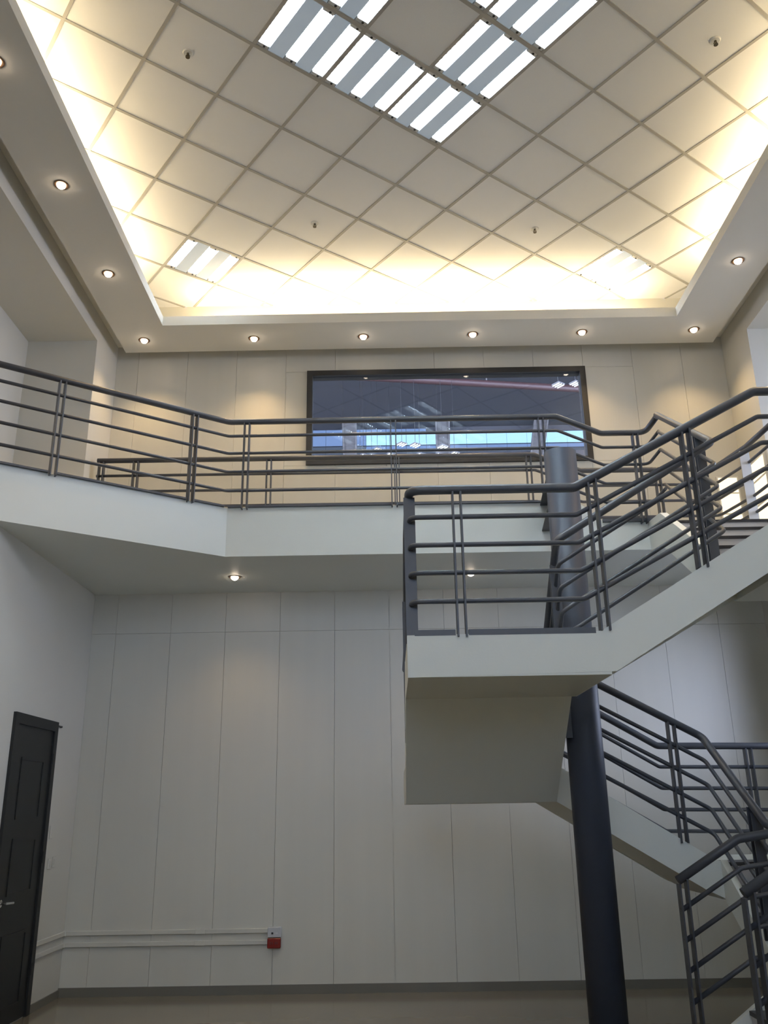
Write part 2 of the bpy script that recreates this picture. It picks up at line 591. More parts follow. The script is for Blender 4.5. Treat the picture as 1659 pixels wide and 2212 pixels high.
# ------------------------------------------------------------------ ceiling lights: square three-tube fittings
def make_light():
    root = thing('ceiling_light', 'x', 'ceiling light', (0, 0, 0), 'three-tube ceiling lights')
    q = MB()
    hh, d = T / 2 - 0.014, 0.085
    q.box((-hh, -hh, d), (hh, hh, d + 0.004))
    for a in (-1, 1):
        q.box((a * hh - 0.004, -hh, 0.0), (a * hh + 0.004, hh, d))
        q.box((-hh, a * hh - 0.004, 0.0), (hh, a * hh + 0.004, d))
    q.build('housing', M['grid'], root)
    for u0, u1 in ((-0.185, -0.055), (0.055, 0.185)):
        MB().box((u0, -hh + 0.004, 0.006), (u1, hh - 0.004, 0.012)).build('louvre_panel', M['lightpan'], root)
    for u in (-0.24, 0.0, 0.24):
        q = MB()
        n = 8
        vs, fs = [], []
        for k in range(n + 1):
            t = -1 + 2 * k / n
            x, z = u + 0.055 * t, 0.006 + 0.070 * (1 - t * t)
            for y in (-hh + 0.03, hh - 0.03):
                vs.append((x, y, z))
        for k in range(n):
            fs.append((2 * k, 2 * k + 1, 2 * k + 3, 2 * k + 2))
        q.add(vs, fs)
        q.build('reflector', M['reflector'], root, smooth=True)
        MB().cyl((u, -hh + 0.035, 0.050), (u, hh - 0.035, 0.050), 0.0135, 10).build('tube', M['tube'], root, smooth=True)
        q = MB()
        for k in range(10):
            y = -hh + 0.06 + (2 * hh - 0.12) * k / 9
            q.xz([(u - 0.052, 0.005), (u + 0.052, 0.005), (u + 0.036, 0.032), (u - 0.036, 0.032)], y - 0.0012, y + 0.0012)
        q.build('louvre_blades', M['reflector'], root)
        for s in (-1, 1):
            y = s * (hh - 0.02)
            c = MB().box((u - 0.045, y - 0.014, 0.004), (u + 0.045, y + 0.014, 0.045)).build('lamp_holder', M['plastic'], root)
            MB().cyl((u + 0.012, y, 0.0), (u + 0.012, y, 0.006), 0.010, 8).build('contact', M['dark'], c)
    return root
proto = make_light()
names = {
    (1, -2): 'three-tube ceiling light at the left end of the ring row nearest the mezzanine',
    (2, -2): 'three-tube ceiling light in the middle of the ring row nearest the mezzanine',
    (3, -2): 'three-tube ceiling light at the ring corner pointing down at the window',
    (1, -3): 'three-tube ceiling light on the left side of the ring, beside the plain centre tile',
    (3, -3): 'three-tube ceiling light on the right side of the ring, beside the plain centre tile',
    (1, -4): 'three-tube ceiling light at the far left ring corner above the picture',
    (2, -4): 'three-tube ceiling light cut by the picture top, across the centre tile',
    (3, -4): 'three-tube ceiling light at the right ring corner cut by the picture top',
    (2, 3): 'single three-tube ceiling light by the back left corner of the cove',
    (8, -1): 'single three-tube ceiling light by the back right corner of the cove',
    (-3, -6): 'single three-tube ceiling light by the front left corner of the cove',
    (1, -9): 'single three-tube ceiling light by the front right corner of the cove'}
first = True
for (i, j) in RING + CORNER:
    o = proto if first else copy_tree(proto)
    first = False
    c = gp(i + 0.5, j + 0.5)
    o.location = (c.x, c.y, ZC - 0.001)
    o.rotation_euler = (0, 0, ANG)
    o['label'] = names[(i, j)]

# ------------------------------------------------------------------ downlights
def make_downlight():
    root = thing('downlight', 'x', 'downlight', (0, 0, 0), 'recessed downlights')
    q = MB()
    n = 20
    vs, fs = [], []
    for r, z in ((0.036, 0.0), (0.056, -0.006), (0.060, 0.0)):
        for k in range(n):
            t = 2 * PI * k / n
            vs.append((r * math.cos(t), r * math.sin(t), z))
    for a in range(2):
        for k in range(n):
            fs.append((a * n + k, a * n + (k + 1) % n, (a + 1) * n + (k + 1) % n, (a + 1) * n + k))
    q.add(vs, fs)
    q.build('trim_ring', M['bronze'], root, smooth=True)
    q = MB()
    vs, fs = [], []
    for a in range(5):
        ph = a / 4 * PI / 2
        r, z = 0.036 * math.cos(ph), -0.004 - 0.030 * math.sin(ph)
        for k in range(n):
            t = 2 * PI * k / n
            vs.append((r * math.cos(t), r * math.sin(t), z))
    for a in range(4):
        for k in range(n):
            fs.append((a * n + k, a * n + (k + 1) % n, (a + 1) * n + (k + 1) % n, (a + 1) * n + k))
    q.add(vs, fs)
    q.build('bulb', M['bulb'], root, smooth=True)
    return root
dl = make_downlight()
spots = [(-1.396, 8.262, 'recessed downlight, second from the left along the back soffit'),
         (-0.225, 8.262, 'recessed downlight, third from the left along the back soffit'),
         (0.945, 8.255, 'recessed downlight, third from the right along the back soffit'),
         (2.110, 8.250, 'recessed downlight, second from the right along the back soffit'),
         (-2.572, 8.258, 'recessed downlight in the back left corner of the soffit'),
         (3.300, 8.238, 'recessed downlight in the back right corner of the soffit'),
         (-2.578, 7.026, 'recessed downlight on the left soffit, nearest the corner'),
         (-2.578, 5.794, 'recessed downlight on the left soffit, two along from the corner'),
         (-2.578, 4.565, 'recessed downlight on the left soffit, cut by the left picture edge'),
         (3.310, 7.003, 'recessed downlight alone on the right soffit'),
         (-2.578, 3.335, 'recessed downlight on the left soffit, fourth along from the corner'),
         (3.310, 5.775, 'recessed downlight on the right soffit, two along from the corner'),
         (3.310, 4.545, 'recessed downlight on the right soffit, three along from the corner')]
under = [(-1.462, 8.066, 'recessed downlight under the mezzanine, left of the stair landing'),
         (0.782, 8.060, 'recessed downlight under the mezzanine, seen through the landing rails')]
first = True
for lst, z, pw in ((spots, SZ, SPOT_POWER), (under, ZMB, SPOT_POWER * 0.35)):
    for x, y, lab in lst:
        o = dl if first else copy_tree(dl)
        first = False
        o.location = (x, y, z - 0.0005)
        o['label'] = lab
        ld = bpy.data.lights.new('downlight_beam', 'SPOT')
        ld.energy = pw
        ld.color = (1.0, 0.69, 0.35)
        ld.spot_size, ld.spot_blend = 1.9, 1.0
        ld.shadow_soft_size = 0.03
        lo = bpy.data.objects.new('downlight_beam', ld)
        COL.objects.link(lo)
        lo.location = (x, y, z - 0.045)

# ------------------------------------------------------------------ sprinkler heads
def make_sprinkler():
    root = thing('sprinkler', 'x', 'sprinkler', (0, 0, 0), 'ceiling sprinkler heads')
    MB().cyl((0, 0, 0), (0, 0, -0.006), 0.042, 20, 0.034).build('escutcheon', M['plastic'], root)
    MB().cyl((0, 0, -0.006), (0, 0, -0.020), 0.010, 10).build('nozzle', M['brass'], root)
    q = MB()
    for s in (-1, 1):
        q.tube([(s * 0.008, 0, -0.018), (s * 0.016, 0, -0.030), (s * 0.005, 0, -0.040)], 0.003, 6)
    q.build('yoke', M['brass'], root)
    MB().cyl((0, 0, -0.040), (0, 0, -0.043), 0.017, 14).build('deflector', M['brass'], root)
    return root
sp = make_sprinkler()
first = True
for x, y, lab in ((-1.458, 5.17, 'small sprinkler head on the ceiling tile left of the light ring'),
                  (-0.666, 7.239, 'small sprinkler head between the back left light and the ceiling middle'),
                  (1.522, 7.39, 'small sprinkler head on the tiles near the back right light'),
                  (2.544, 5.148, 'small sprinkler head on the ceiling tile right of the light ring')):
    o = sp if first else copy_tree(sp)
    first = False
    o.location = (x, y, ZC + 0.003)
    o['label'] = lab

# ------------------------------------------------------------------ interior window in the back wall and the hall behind it
win = empty_struct('window_1', 'wide black framed window onto the hall')
q = MB()
fw = 0.062
q.box((WX0, YB - 0.03, WZ1 - fw), (WX1, YB + 0.10, WZ1))
q.box((WX0, YB - 0.03, WZ0), (WX1, YB + 0.10, WZ0 + 0.045))
q.box((WX0, YB - 0.03, WZ0 + 0.045), (WX0 + fw, YB + 0.10, WZ1 - fw))
q.box((WX1 - fw, YB - 0.03, WZ0 + 0.045), (WX1, YB + 0.10, WZ1 - fw))
q.build('window_frame', M['frame'], win)
MB().box((WX0 + fw, YB + 0.004, WZ0 + 0.045), (WX1 - fw, YB + 0.012, WZ1 - fw)).build('glass', M['glass'], win)

HS = 1.6                                    # the hall: roof at HZ, far wall at HY
HY = 20.0 * HS
def hz(z):
    return CAM_Z + (z - CAM_Z) * HS
HZ = hz(10.55)
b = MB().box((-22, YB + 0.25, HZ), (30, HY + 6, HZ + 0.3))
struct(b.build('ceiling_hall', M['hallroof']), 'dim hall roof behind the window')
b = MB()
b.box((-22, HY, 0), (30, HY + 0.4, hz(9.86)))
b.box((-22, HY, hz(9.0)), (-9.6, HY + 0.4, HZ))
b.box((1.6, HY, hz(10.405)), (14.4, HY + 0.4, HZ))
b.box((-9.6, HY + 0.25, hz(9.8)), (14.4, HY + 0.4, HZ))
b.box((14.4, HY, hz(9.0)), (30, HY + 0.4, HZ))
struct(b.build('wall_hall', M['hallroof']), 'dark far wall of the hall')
b = MB().box((-22, YB + 0.25, -0.12), (30, HY + 0.4, 0.0))
struct(b.build('floor_hall', M['skirt']), 'hall floor')
sk = thing('skylight_strip', 'bright blue-white translucent strip seen low through the window', 'skylight', (0, HY, hz(9.86)))
x = -9.6
while x < 14.3:
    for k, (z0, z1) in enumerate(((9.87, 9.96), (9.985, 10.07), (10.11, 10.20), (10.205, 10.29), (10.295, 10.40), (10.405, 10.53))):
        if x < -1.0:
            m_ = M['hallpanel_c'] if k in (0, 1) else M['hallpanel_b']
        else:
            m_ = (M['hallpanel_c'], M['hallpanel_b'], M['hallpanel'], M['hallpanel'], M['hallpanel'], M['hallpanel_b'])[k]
        if k == 5 and x > 1.5:
            continue
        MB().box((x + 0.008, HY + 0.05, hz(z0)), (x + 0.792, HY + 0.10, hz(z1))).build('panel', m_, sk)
    x += 0.8
def hall_column(x, lean, lab):
    x, lean = x * HS, lean * HS
    y = HY - 0.5
    t = thing('hall_column', lab, 'steel column', (x, y, 0), 'hall columns')
    q = MB()
    zl = hz(6.0)
    q.xz([(x - 0.32, zl), (x + 0.03, zl), (x + 0.16 + lean, HZ), (x - 0.41 + lean, HZ)], y - 0.02, y)
    q.xz([(x - 0.32, zl), (x - 0.26, zl), (x - 0.35 + lean, HZ), (x - 0.41 + lean, HZ)], y - 0.14, y + 0.14)
    q.xz([(x - 0.03, zl), (x + 0.03, zl), (x + 0.16 + lean, HZ), (x + 0.10 + lean, HZ)], y - 0.14, y + 0.14)
    q.build('shaft', M['hallsteel'], t)
    MB().box((x - 0.4, y - 0.3, 0), (x + 0.1, y + 0.3, zl)).build('base', M['hallsteel'], t)
hall_column(-0.72, -0.10, 'dark steel column in the left part of the window view')
hall_column(1.42, 0.05, 'dark steel column in the middle of the window view')
hall_column(3.05, 0.85, 'leaning dark steel member at the right of the window view')
pz = hz(9.05)
py = lambda x: (14.46 + x / HS * 0.155) * HS
p = thing('fire_pipe', 'long dull red pipe across the top of the window view', 'pipe', (2.4, py(2.4), pz))
MB().tube([(-6.4, py(-6.4), pz), (2.4, py(2.4), pz), (9.6, py(9.6), pz)], 0.11, 10).build('pipe_run', M['redpipe'], p, smooth=True)
q = MB()
for x in (-3.2, 3.04, 8.0):
    q.tube([(x, py(x), pz), (x, py(x), HZ)], 0.02, 6)
q.build('hanger', M['hallsteel'], p)
hspots = [(1206, 832, 18.5, 'lit hanging light at the upper right of the window view'),
          (1243, 829, 19.2, 'faint hanging light in the very upper right corner of the window view'),
          (785, 985, 24.0, 'tiny hanging light low in the window view, leftmost of the lit row'),
          (803, 985, 25.0, 'tiny hanging light low in the window view, second of the lit row'),
          (842, 983, 24.0, 'tiny hanging light low in the window view, just left of the rail posts'),
          (907, 983, 23.5, 'tiny hanging light low in the window view, just right of the rail posts'),
          (947, 983, 23.5, 'tiny hanging light low in the window view, left of the middle column'),
          (868, 960, 22.0, 'tiny hanging light against the skylight strip, by the rail posts'),
          (897, 962, 21.0, 'tiny hanging light against the skylight strip, right of the rail posts'),
          (956, 966, 21.0, 'tiny hanging light against the foot of the middle hall column'),
          (982, 980, 23.0, 'tiny hanging light low in the window view, rightmost of the lit row'),
          (815, 971, 26.0, 'tiny hanging light low in the window view, above the lit row'),
          (740, 1000, 27.0, 'tiny hanging light at the bottom of the window view, the left one'),
          (778, 1000, 27.5, 'tiny hanging light at the bottom of the window view, the right one')]
first = True
for n, (u, v, Y, lab) in enumerate(hspots):
    d = _cz + (u - 829.5) / F_PX * _r2 - (v - 1106) / F_PX * _u2
    d = d * (Y / d.y)
    hl = thing('hall_light', lab, 'hanging light', (d.x, Y, d.z + CAM_Z), 'small hanging lights in the hall')
    hl['_o'] = (0, 0, 0)
    hl.rotation_euler = (0, 0, ANG)
    MB().box((-0.11, -0.11, 0.0), (0.11, 0.11, 0.03)).build('tray', M['hallsteel'], hl)
    for t in (-0.08, 0, 0.08):
        MB().cyl((t, -0.10, -0.008), (t, 0.10, -0.008), 0.012, 6).build('tube', M['halltube'], hl)
    MB().cyl((0, 0, 0.03), (0, 0, HZ - d.z - CAM_Z), 0.006, 5).build('cable', M['dark'], hl)

# ------------------------------------------------------------------ mezzanine walkway slab with fascia
mez = empty_struct('floor_mezzanine', 'mezzanine walkway slab with pale fascia')
q = MB()
q.xy([(XL, YB), (XL, 6.235), (-1.428, YE), (1.70, YE), (1.70, YB)], ZMB, ZM)
q.build('slab', M['fascia'], mez)
q = MB()
q.xz([(1.70, ZMB), (2.45, ZMB), (2.45, ZP), (1.925, ZP), (1.70, ZM)], YE, YE + 0.10)
q.box((1.70, YE + 0.10, ZMB), (XR, YB, ZP))
q.box((2.45, YE, ZMB), (XR, YE + 0.10, ZP))
q.build('platform', M['fascia'], mez)
MB().box((XL - 0.15, 2.4, ZMB), (XL, YJ, ZM)).build('threshold', M['floor'], mez)
MB().box((XR, 7.3, ZMB + 0.1), (XR + 0.15, YJ, ZP)).build('threshold', M['floor'], mez)

# ------------------------------------------------------------------ staircase: a square spiral round a steel column
st = thing('staircase', 'pale square spiral staircase rising past a front landing to the mezzanine', 'staircase', (1.6, 6.0, 0))
X0, X1, X2, X3 = 0.095, 1.14, 2.22, 3.40
Y0, Y1, Y2, Y3 = 4.65, 5.60, 6.40, 7.355
LV = dict(FR1=0.58, BR=1.16, BL=1.81, FL=2.41, FR2=3.00, TOP=ZP)
TS = 0.045       # stringer thickness
def slab(x0, x1, y0, y1, top, th, name='landing'):
    s = MB().box((x0, y0, top - th), (x1, y1, top)).build(name, M['fascia'], st)
    return s
slab(X0, X1 + 0.03, Y0, Y1, LV['FL'], 0.222)
slab(X0, X1, Y2, Y3, LV['BL'], 0.244)
slab(X2, X3, Y2, Y3, LV['BR'], 0.235)
slab(X2, X3, Y0, Y1, LV['FR1'], 0.22)
slab(X2 + 0.03, X3, Y0, Y1, LV['FR2'], 0.22)
def steps(axis, a, b, lo, hi, z0, z1, n):
    """treads and risers rising from a to b along an axis, between lo and hi across it"""
    r = (z1 - z0) / n
    g = (b - a) / (n - 1) if n > 1 else (b - a)
    sg = 1 if b > a else -1
    for k in range(n):
        p = a + g * k                      # riser position
        ztop = z0 + r * (k + 1)
        if axis == 0:
            MB().box((min(p, p + sg * 0.03), lo, ztop - r), (max(p, p + sg * 0.03), hi, ztop - 0.022)).build('riser', M['riser'], st)
        else:
            MB().box((lo, min(p, p + sg * 0.03), ztop - r), (hi, max(p, p + sg * 0.03), ztop - 0.022)).build('riser', M['riser'], st)
        depth = abs(g) + 0.02 if k < n - 1 else 0.26
        e0, e1 = p - sg * 0.010, p + sg * depth
        if axis == 0:
            MB().box((min(e0, e1), lo, ztop - 0.022), (max(e0, e1), hi, ztop + 0.001)).build('tread', M['nosing'], st)
        else:
            MB().box((lo, min(e0, e1), ztop - 0.022), (hi, max(e0, e1), ztop + 0.001)).build('tread', M['nosing'], st)
steps(0, 1.58, 2.19, Y0 + TS, Y1 - TS, 0.0, LV['FR1'], 4)
steps(1, 5.78, 6.38, X2 + TS, X3 - TS, LV['FR1'], LV['BR'], 4)
steps(0, 1.95, 1.16, Y2 + TS, Y3 - TS, LV['BR'], LV['BL'], 4)
steps(1, 6.22, 5.62, X0 + TS, X1 - TS, LV['BL'], LV['FL'], 4)
steps(0, 1.385, 2.13, Y0 + TS, Y1 - TS, LV['FL'], LV['FR2'], 4)
steps(1, 5.95, Y3, 2.36, X3 - TS, LV['FR2'], LV['TOP'], 5)
def stringer(axis, c0, c1, pts_top, pts_bot, name='stringer'):
    poly = pts_top + pts_bot[::-1]
    q = MB()
    if axis == 0:
        q.xz(poly, c0, c1)
    else:
        q.yz(poly, c0, c1)
    q.build(name, M['fascia'], st)
# second flight along the front (outer face carries straight on from the landing)
stringer(0, Y0 - 0.002, Y0 + TS, [(X0 - 0.001, 2.412), (1.134, 2.420), (2.25, 3.081), (X3, 3.081)], [(X0 - 0.001, 2.187), (1.195, 2.204), (2.25, 2.829), (X3, 2.829)])
stringer(0, Y1 - TS, Y1 + 0.002, [(X1, 2.42), (2.27, 3.075)], [(X1 + 0.03, 2.187), (2.27, 2.80)])
stringer(0, Y0 + TS - 0.001, Y1 - TS + 0.001, [(1.16, 2.245), (2.25, 2.885)], [(1.195, 2.206), (2.25, 2.83)], 'soffit')
# left flight
for c in (X0, X1 - TS):
    stringer(1, c, c + TS, [(Y1, 2.425), (Y2, 1.825)], [(Y1, 2.187), (Y2, 1.566)])
stringer(1, X0 + TS - 0.001, X1 - TS + 0.001, [(Y1, 2.23), (Y2, 1.61)], [(Y1, 2.19), (Y2, 1.566)], 'soffit')
# back flight
for c in (Y2, Y3 - TS):
    stringer(0, c - 0.001, c + TS, [(X1, 1.822), (2.19, 1.175), (X2 + 0.02, 1.165)], [(X1, 1.566), (2.10, 0.99), (X2 + 0.02, 0.925)])
stringer(0, Y2 + TS - 0.001, Y3 - TS + 0.001, [(X1, 1.59), (X2, 0.965)], [(X1, 1.566), (X2, 0.926)], 'soffit')
# first right flight
for c in (X2 - 0.001, X3 - TS):
    stringer(1, c, c + TS, [(Y2, 1.175), (Y1, 0.595)], [(Y2, 0.925), (Y1, 0.36)])
stringer(1, X2 + TS - 0.001, X3 - TS + 0.001, [(Y2, 0.96), (Y1, 0.40)], [(Y2, 0.926), (Y1, 0.36)], 'soffit')
# first flight off the floor
for c in (Y0, Y1 - TS):
    stringer(0, c, c + TS, [(1.60, 0.17), (X2, 0.595)], [(1.60, 0.0), (1.80, 0.0), (X2, 0.36)])
# last flight up to the platform
for c, wdt in ((2.30, 0.06), (X3 - TS, TS)):
    stringer(1, c, c + wdt, [(Y1 - 0.02, 3.03), (5.93, 3.17), (7.02, 3.87), (YE, 3.90)], [(Y1 - 0.02, 2.78), (5.93, 2.86), (7.02, 3.57), (YE, 3.65)])
stringer(1, 2.36, X3 - TS, [(Y1, 2.83), (5.93, 2.90), (7.02, 3.61), (YE, 3.68)], [(Y1, 2.79), (5.93, 2.87), (7.02, 3.58), (YE, 3.65)], 'soffit')

# ------------------------------------------------------------------ steel column
co = thing('column', 'round slate-grey steel column standing inside the staircase well', 'column', (1.282, 6.0, 0))
CX, CY, CR = 1.282, 6.0, 0.1175
q = MB().cyl((CX, CY, 0), (CX, CY, 4.01), CR, 40)
q.build('shaft', M['column'], co, smooth=True)
q = MB()
for z in (4.085, 3.845):
    q.xy([(CX - 0.03, CY + 0.115), (CX + 0.08, CY + 0.115), (1.50, YE), (1.36, YE)], z - 0.012, z)
q.xy([(CX + 0.02, CY + 0.11), (CX + 0.03, CY + 0.11), (1.435, YE), (1.425, YE)], 3.84, 4.08)
q.build('bracket', M['rail'], co)
MB().xz([(1.095, 1.96), (CX - 0.05, 1.96), (CX - 0.05, 2.22), (1.14, 2.22)], 5.925, 5.937).build('gusset', M['rail'], co)
MB().cyl((CX, CY, 0), (CX, CY, 0.015), 0.17, 24).build('base_plate', M['rail'], co)

# ------------------------------------------------------------------ railings
R_TOP, R_LOW = 0.0265, 0.0145
OFF = (0.162, 0.325, 0.485, 0.645)
def z_at(path, x, y):
    best = None
    for a, b in zip(path[:-1], path[1:]):
        a, b = Vector(a), Vector(b)
        d = b - a
        L2 = d.x * d.x + d.y * d.y
        if L2 < 1e-9:
            continue
        t = max(0, min(1, ((x - a.x) * d.x + (y - a.y) * d.y) / L2))
        p = a + d * t
        e = (p.x - x) ** 2 + (p.y - y) ** 2
        if best is None or e < best[0]:
            best = (e, p.z)
    return best[1]
def railing(label, path, posts, off=OFF, toes=(), fr=0.10, start=None):
    c = path[len(path) // 2]
    t = thing('railing', label, 'railing', (c[0], c[1], 0), 'charcoal pipe railings')
    MB().tube(fillet(path, fr, 6), R_TOP, 14).build('handrail', M['rail'], t, smooth=True)
    for o in off:
        MB().tube(fillet([(p[0], p[1], p[2] - o) for p in path], fr * 0.7, 5), R_LOW, 10).build('rail', M['rail'], t, smooth=True)
    for x, y, dx, dy, zb in posts:
        d = Vector((dx, dy, 0)).normalized()
        n = Vector((-d.y, d.x, 0))
        for s in (-1, 1):
            cpt = Vector((x, y, 0)) + d * (s * 0.0225)
            zt = z_at(path, cpt.x, cpt.y) - 0.02
            q = MB()
            poly = [cpt + d * a * 0.005 + n * bq * 0.032 for a, bq in ((-1, -1), (1, -1), (1, 1), (-1, 1))]
            q.xy([(v.x, v.y) for v in poly], zb, zt)
            q.build('post', M['rail'], t)
    for poly, z0, z1 in toes:
        MB().xy(poly, z0, z1).build('toe_plate', M['rail'], t)
    return t
def strip(x0, y0, x1, y1, wd=0.03):
    d = Vector((x1 - x0, y1 - y0, 0)).normalized()
    n = Vector((-d.y, d.x, 0)) * (wd / 2)
    return [(x0 - n.x, y0 - n.y), (x1 - n.x, y1 - n.y), (x1 + n.x, y1 + n.y), (x0 + n.x, y0 + n.y)]
# mezzanine front edge
ZR = 4.925
dl_ = Vector((1.567, 1.135)).normalized()
YR = YE - 0.03
LP = lambda s: (-1.428 - dl_.x * s - 0.012, YR - dl_.y * s)      # a point on the slanted left edge
a_ = LP(2.6)
mez_path = [(a_[0], a_[1], ZR), (-1.435, YR, ZR), (1.565, YR, ZR), (1.955, YR, 4.750), (2.36, YR, 4.750), (2.372, YR - 0.33, 4.755)]
def lpost(s):
    q = LP(s)
    return (q[0], q[1], dl_.x, dl_.y, ZM - 0.02)
railing('long charcoal pipe railing along the front edge of the mezzanine walkway', mez_path,
        [lpost(1.50), lpost(0.335), (-1.272, YR, 1, 0, ZM - 0.02), (0.066, YR, 1, 0, ZM - 0.02), (1.415, YR, 1, 0, ZM - 0.02), (2.262, YR, 1, 0, ZP - 0.02)],
        off=(0.140, 0.310, 0.490, 0.672),
        toes=[(strip(-1.42, YE - 0.012, -1.30, YE - 0.012), ZM - 0.001, ZM + 0.014), (strip(-1.24, YE - 0.012, 0.04, YE - 0.012), ZM - 0.001, ZM + 0.014),
              (strip(0.095, YE - 0.012, 1.39, YE - 0.012), ZM - 0.001, ZM + 0.014), (strip(*LP(0.30), *LP(0.01)), ZM - 0.001, ZM + 0.014),
              (strip(*LP(1.465), *LP(0.37)), ZM - 0.001, ZM + 0.014), (strip(*LP(1.98), *LP(1.535)), ZM - 0.001, ZM + 0.014),
              (strip(1.90, YE - 0.012, 2.44, YE - 0.012), ZP - 0.001, ZP + 0.03)])
# inner railing of the staircase
inner = [(1.675, 5.60, 1.11), (2.06, 5.60, 1.335), (2.31, 5.57, 1.372), (2.27, 5.67, 1.415), (2.205, 6.41, 1.985), (1.13, 6.41, 2.57), (1.128, 5.62, 3.22), (2.262, 5.62, 3.915), (2.345, 6.93, 4.735), (2.372, YR - 0.33, 4.755)]
inner_pts = inner[:-1]
railing('charcoal pipe railing winding down the inner side of the staircase', inner_pts,
        [(1.70, 5.60, 1, 0, 0.0), (2.255, 5.80, -0.08, 1, 0.70), (1.99, 6.41, 1, 0, 1.285), (1.128, 5.78, 0, 1, 2.20), (2.288, 5.93, 0.06, 1, 3.10)], fr=0.07)
# outer railing of the staircase
outer = [(1.712, Y0 + 0.03, 1.115), (2.20, Y0 + 0.03, 1.40), (3.36, Y0 + 0.03, 1.40), (3.36, 5.6, 1.42), (3.36, 6.4, 1.96), (3.36, 7.30, 1.965),
         (2.14, 7.30, 1.985), (1.14, 7.30, 2.575), (0.125, 7.30, 2.62), (0.125, 6.42, 2.63), (0.125, 5.50, 3.235), (0.125, Y0 + 0.012, 3.243),
         (1.06, Y0 + 0.012, 3.243), (2.16, Y0 + 0.012, 3.825), (3.36, Y0 + 0.012, 3.835), (3.37, 5.4, 3.84)]
railing('charcoal pipe railing round the outer side of the staircase and landing', outer,
        [(1.735, Y0 + 0.03, 1, 0, 0.0), (2.86, 7.30, 1, 0, 1.10), (0.125, 6.0, 0, 1, 1.95), (0.125, Y0 + 0.10, 0, 1, 2.39),
         (0.391, Y0 + 0.012, 1, 0, 2.40), (1.158, Y0 + 0.012, 1, 0, 2.42), (1.725, Y0 + 0.012, 1, 0, 2.76), (3.365, 5.2, 0, 1, 2.98)],
        toes=[(strip(0.135, Y0 + 0.012, 0.355, Y0 + 0.012), 2.408, 2.440), (strip(0.425, Y0 + 0.012, 1.105, Y0 + 0.012), 2.408, 2.440)], fr=0.075)
# railing along the back wall, turning along the right side
YK = 8.235
railing('charcoal pipe railing on the far side of the walkway, close to the back wall',
        [(-2.93, YK - 0.02, ZR), (1.50, YK + 0.02, ZR), (1.95, YK + 0.02, 4.745), (3.30, YK + 0.03, 4.745), (3.42, 7.72, 4.75), (3.46, 7.10, 4.755)],
        [(-2.885, YK - 0.02, 1, 0, ZM - 0.02), (-2.535, YK - 0.02, 1, 0, ZM - 0.02), (-1.19, YK, 1, 0, ZM - 0.02), (0.103, YK, 1, 0, ZM - 0.02), (1.437, YK + 0.01, 1, 0, ZM - 0.02), (2.73, YK + 0.03, 1, 0, ZP - 0.02)],
        off=(0.165, 0.335, 0.50, 0.66))
# brushed flat post at the turn
p = thing('flat_post', 'pale brushed metal flat post at the right end of the walkway railing', 'post', (3.42, 7.95, ZP))
MB().box((3.345, 7.70, ZP), (3.435, 7.712, 4.70)).build('bar', M['steel'], p)
MB().box((3.335, 7.66, ZP - 0.002), (3.445, 7.75, ZP + 0.012)).build('foot', M['rail'], p)

# ------------------------------------------------------------------ warm glowing panels added for bright patches low in the right corner
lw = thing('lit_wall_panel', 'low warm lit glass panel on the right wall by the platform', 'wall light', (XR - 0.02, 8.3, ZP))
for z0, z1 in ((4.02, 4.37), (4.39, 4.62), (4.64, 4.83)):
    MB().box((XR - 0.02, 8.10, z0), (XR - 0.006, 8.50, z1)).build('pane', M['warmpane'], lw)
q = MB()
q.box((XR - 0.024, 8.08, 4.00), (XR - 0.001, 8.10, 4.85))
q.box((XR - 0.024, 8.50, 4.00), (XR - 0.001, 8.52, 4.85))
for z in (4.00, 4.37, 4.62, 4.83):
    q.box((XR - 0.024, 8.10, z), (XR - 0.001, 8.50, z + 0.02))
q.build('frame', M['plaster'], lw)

lw = thing('lit_wall_panel', 'low warm lit glass panel on the back wall in the right corner', 'wall light', (3.6, YB - 0.02, ZP))  # glowing panel added in place of a reflection on the glossy wall
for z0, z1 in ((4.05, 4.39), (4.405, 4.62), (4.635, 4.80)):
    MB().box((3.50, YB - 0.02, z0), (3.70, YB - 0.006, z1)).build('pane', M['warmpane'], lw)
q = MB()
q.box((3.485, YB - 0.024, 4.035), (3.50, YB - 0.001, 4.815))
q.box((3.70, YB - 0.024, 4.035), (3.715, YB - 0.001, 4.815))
for z in (4.035, 4.39, 4.62, 4.80):  # bars added where thin rail shadows cross the patch
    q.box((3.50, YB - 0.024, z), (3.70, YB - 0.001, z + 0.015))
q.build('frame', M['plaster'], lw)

# ------------------------------------------------------------------ skirting
b = MB()
b.box((XL, YB - 0.012, 0), (XR, YB + 0.002, 0.075))
struct(b.build('baseboard_back', M['skirt']), 'taupe tile skirting on the back wall')
b = MB()
b.box((XL - 0.002, 8.005, 0), (XL + 0.012, YB - 0.012, 0.062))
b.box((XL - 0.002, YF, 0), (XL + 0.012, 7.04, 0.062))
struct(b.build('baseboard_left', M['skirt']), 'taupe tile skirting on the left wall')

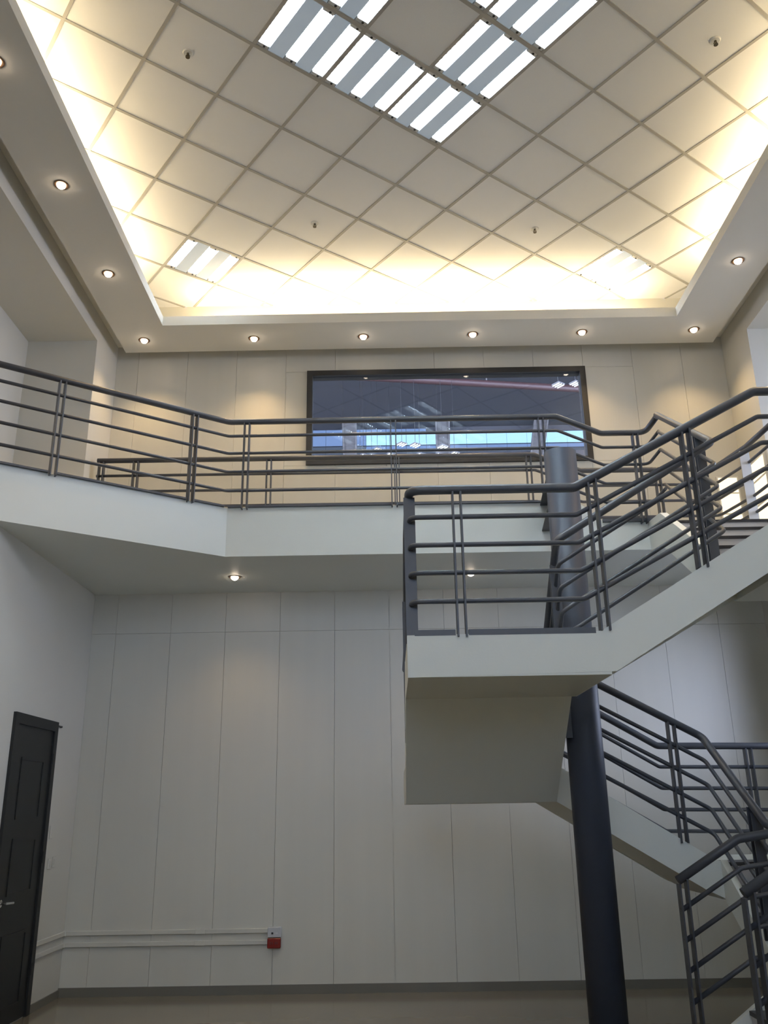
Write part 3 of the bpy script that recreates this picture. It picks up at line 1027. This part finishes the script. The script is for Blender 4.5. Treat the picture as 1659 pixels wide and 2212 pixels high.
# ------------------------------------------------------------------ black door in the left wall
door = empty_struct('door_1', 'black panelled door with a lever handle')
DY0, DY1, DZ = 7.07, 8.00, 2.315
q = MB()
q.box((XL - 0.002, DY0, 0), (XL + 0.025, DY0 + 0.075, DZ))
q.box((XL - 0.002, DY1 - 0.075, 0), (XL + 0.025, DY1, DZ))
q.box((XL - 0.002, DY0 + 0.075, DZ - 0.085), (XL + 0.025, DY1 - 0.075, DZ))
q.build('door_frame', M['door'], door)
leaf = MB().box((XL - 0.002, DY0 + 0.075, 0.008), (XL + 0.008, DY1 - 0.075, DZ - 0.085)).build('door_leaf', M['door'], door)
for z0, z1 in ((0.12, 0.66), (0.94, 1.36), (1.50, 1.98)):
    q = MB()
    y0, y1 = DY0 + 0.23, DY1 - 0.22
    w_ = 0.022
    q.box((XL + 0.007, y0, z0), (XL + 0.015, y0 + w_, z1))
    q.box((XL + 0.007, y1 - w_, z0), (XL + 0.015, y1, z1))
    q.box((XL + 0.007, y0 + w_, z0), (XL + 0.015, y1 - w_, z0 + w_))
    q.box((XL + 0.007, y0 + w_, z1 - w_), (XL + 0.015, y1 - w_, z1))
    q.build('door_panel', M['door'], leaf)
q = MB()
q.cyl((XL + 0.008, 7.205, 0.90), (XL + 0.016, 7.205, 0.90), 0.028, 16)
q.tube([(XL + 0.014, 7.205, 0.90), (XL + 0.055, 7.205, 0.90), (XL + 0.060, 7.33, 0.895)], 0.010, 8)
q.build('door_handle', M['chrome'], leaf)
for z in (0.3, 1.15, 1.95):
    MB().cyl((XL + 0.027, DY1 - 0.074, z), (XL + 0.027, DY1 - 0.074, z + 0.09), 0.007, 8).build('hinge', M['door'], door)
pin = thing('wall_pin', 'thin dark metal pin sticking out beside the top of the black door', 'pin', (XL + 0.02, 8.06, 2.285))
MB().tube([(XL + 0.012, 7.995, 2.287), (XL + 0.014, 8.11, 2.284)], 0.007, 8).build('rod', M['dark'], pin)
MB().cyl((XL, 8.10, 2.284), (XL + 0.02, 8.10, 2.284), 0.009, 10).build('stud', M['dark'], pin)

# ------------------------------------------------------------------ cable trunking, outlets, switches
def trunk(z, lab):
    t = thing('cable_trunking', lab, 'trunking', (XL, YB, z), 'surface cable trunking')
    q = MB().box((XL + 0.02, YB - 0.021, z - 0.019), (-1.14, YB - 0.001, z + 0.019))
    q.build('back_run', M['panel'], t, bevel=0.003)
    MB().box((XL + 0.001, 8.002, z - 0.019), (XL + 0.02, YB - 0.001, z + 0.019)).build('left_run', M['wall'], t, bevel=0.003)
    MB().box((XL + 0.001, YB - 0.026, z - 0.022), (XL + 0.026, YB - 0.0005, z + 0.022)).build('corner_cap', M['wall'], t, bevel=0.003)
    MB().box((-1.80, YB - 0.0235, z - 0.021), (-1.71, YB - 0.002, z + 0.021)).build('joint_cover', M['panel'], t, bevel=0.002)
trunk(0.515, 'upper of two thin cream cable trunkings low on the back wall')
trunk(0.420, 'lower of two thin cream cable trunkings low on the back wall')
t = thing('data_outlet', 'small grey outlet box with one dark port above the red one', 'outlet', (-1.08, YB, 0.48))
MB().box((-1.142, YB - 0.042, 0.460), (-1.020, YB - 0.001, 0.545)).build('box', M['greybox'], t, bevel=0.004)
MB().box((-1.108, YB - 0.0445, 0.487), (-1.090, YB - 0.041, 0.503)).build('port', M['dark'], t)
MB().box((-1.070, YB - 0.0440, 0.490), (-1.050, YB - 0.041, 0.500)).build('label_plate', M['steel'], t)
t = thing('power_outlet', 'small red outlet box on the back wall under the grey one', 'outlet', (-1.08, YB, 0.37))
MB().box((-1.142, YB - 0.048, 0.372), (-1.022, YB - 0.001, 0.455)).build('box', M['red'], t, bevel=0.005)
for x in (-1.105, -1.062):
    q = MB()
    for dx in (-0.008, 0.008):
        q.box((x + dx - 0.002, YB - 0.050, 0.405), (x + dx + 0.002, YB - 0.047, 0.425))
    q.build('socket_slots', M['dark'], t)
for y, z, hh, lab in ((8.135, 1.39, 0.055, 'pale switch plate on the left wall beside the door, the upper one'),
                      (8.16, 1.13, 0.045, 'pale switch plate low beside the door, the nearer of the lower pair'),
                      (8.265, 1.14, 0.045, 'pale switch plate low beside the door, closer to the corner')):
    t = thing('light_switch', lab, 'switch', (XL, y, z), 'switch plates beside the door')
    MB().box((XL, y - 0.036, z - hh), (XL + 0.009, y + 0.036, z + hh)).build('plate', M['wall'], t, bevel=0.003)
    MB().box((XL + 0.008, y - 0.014, z - hh * 0.5), (XL + 0.013, y + 0.014, z + hh * 0.5)).build('rocker', M['wall'], t)
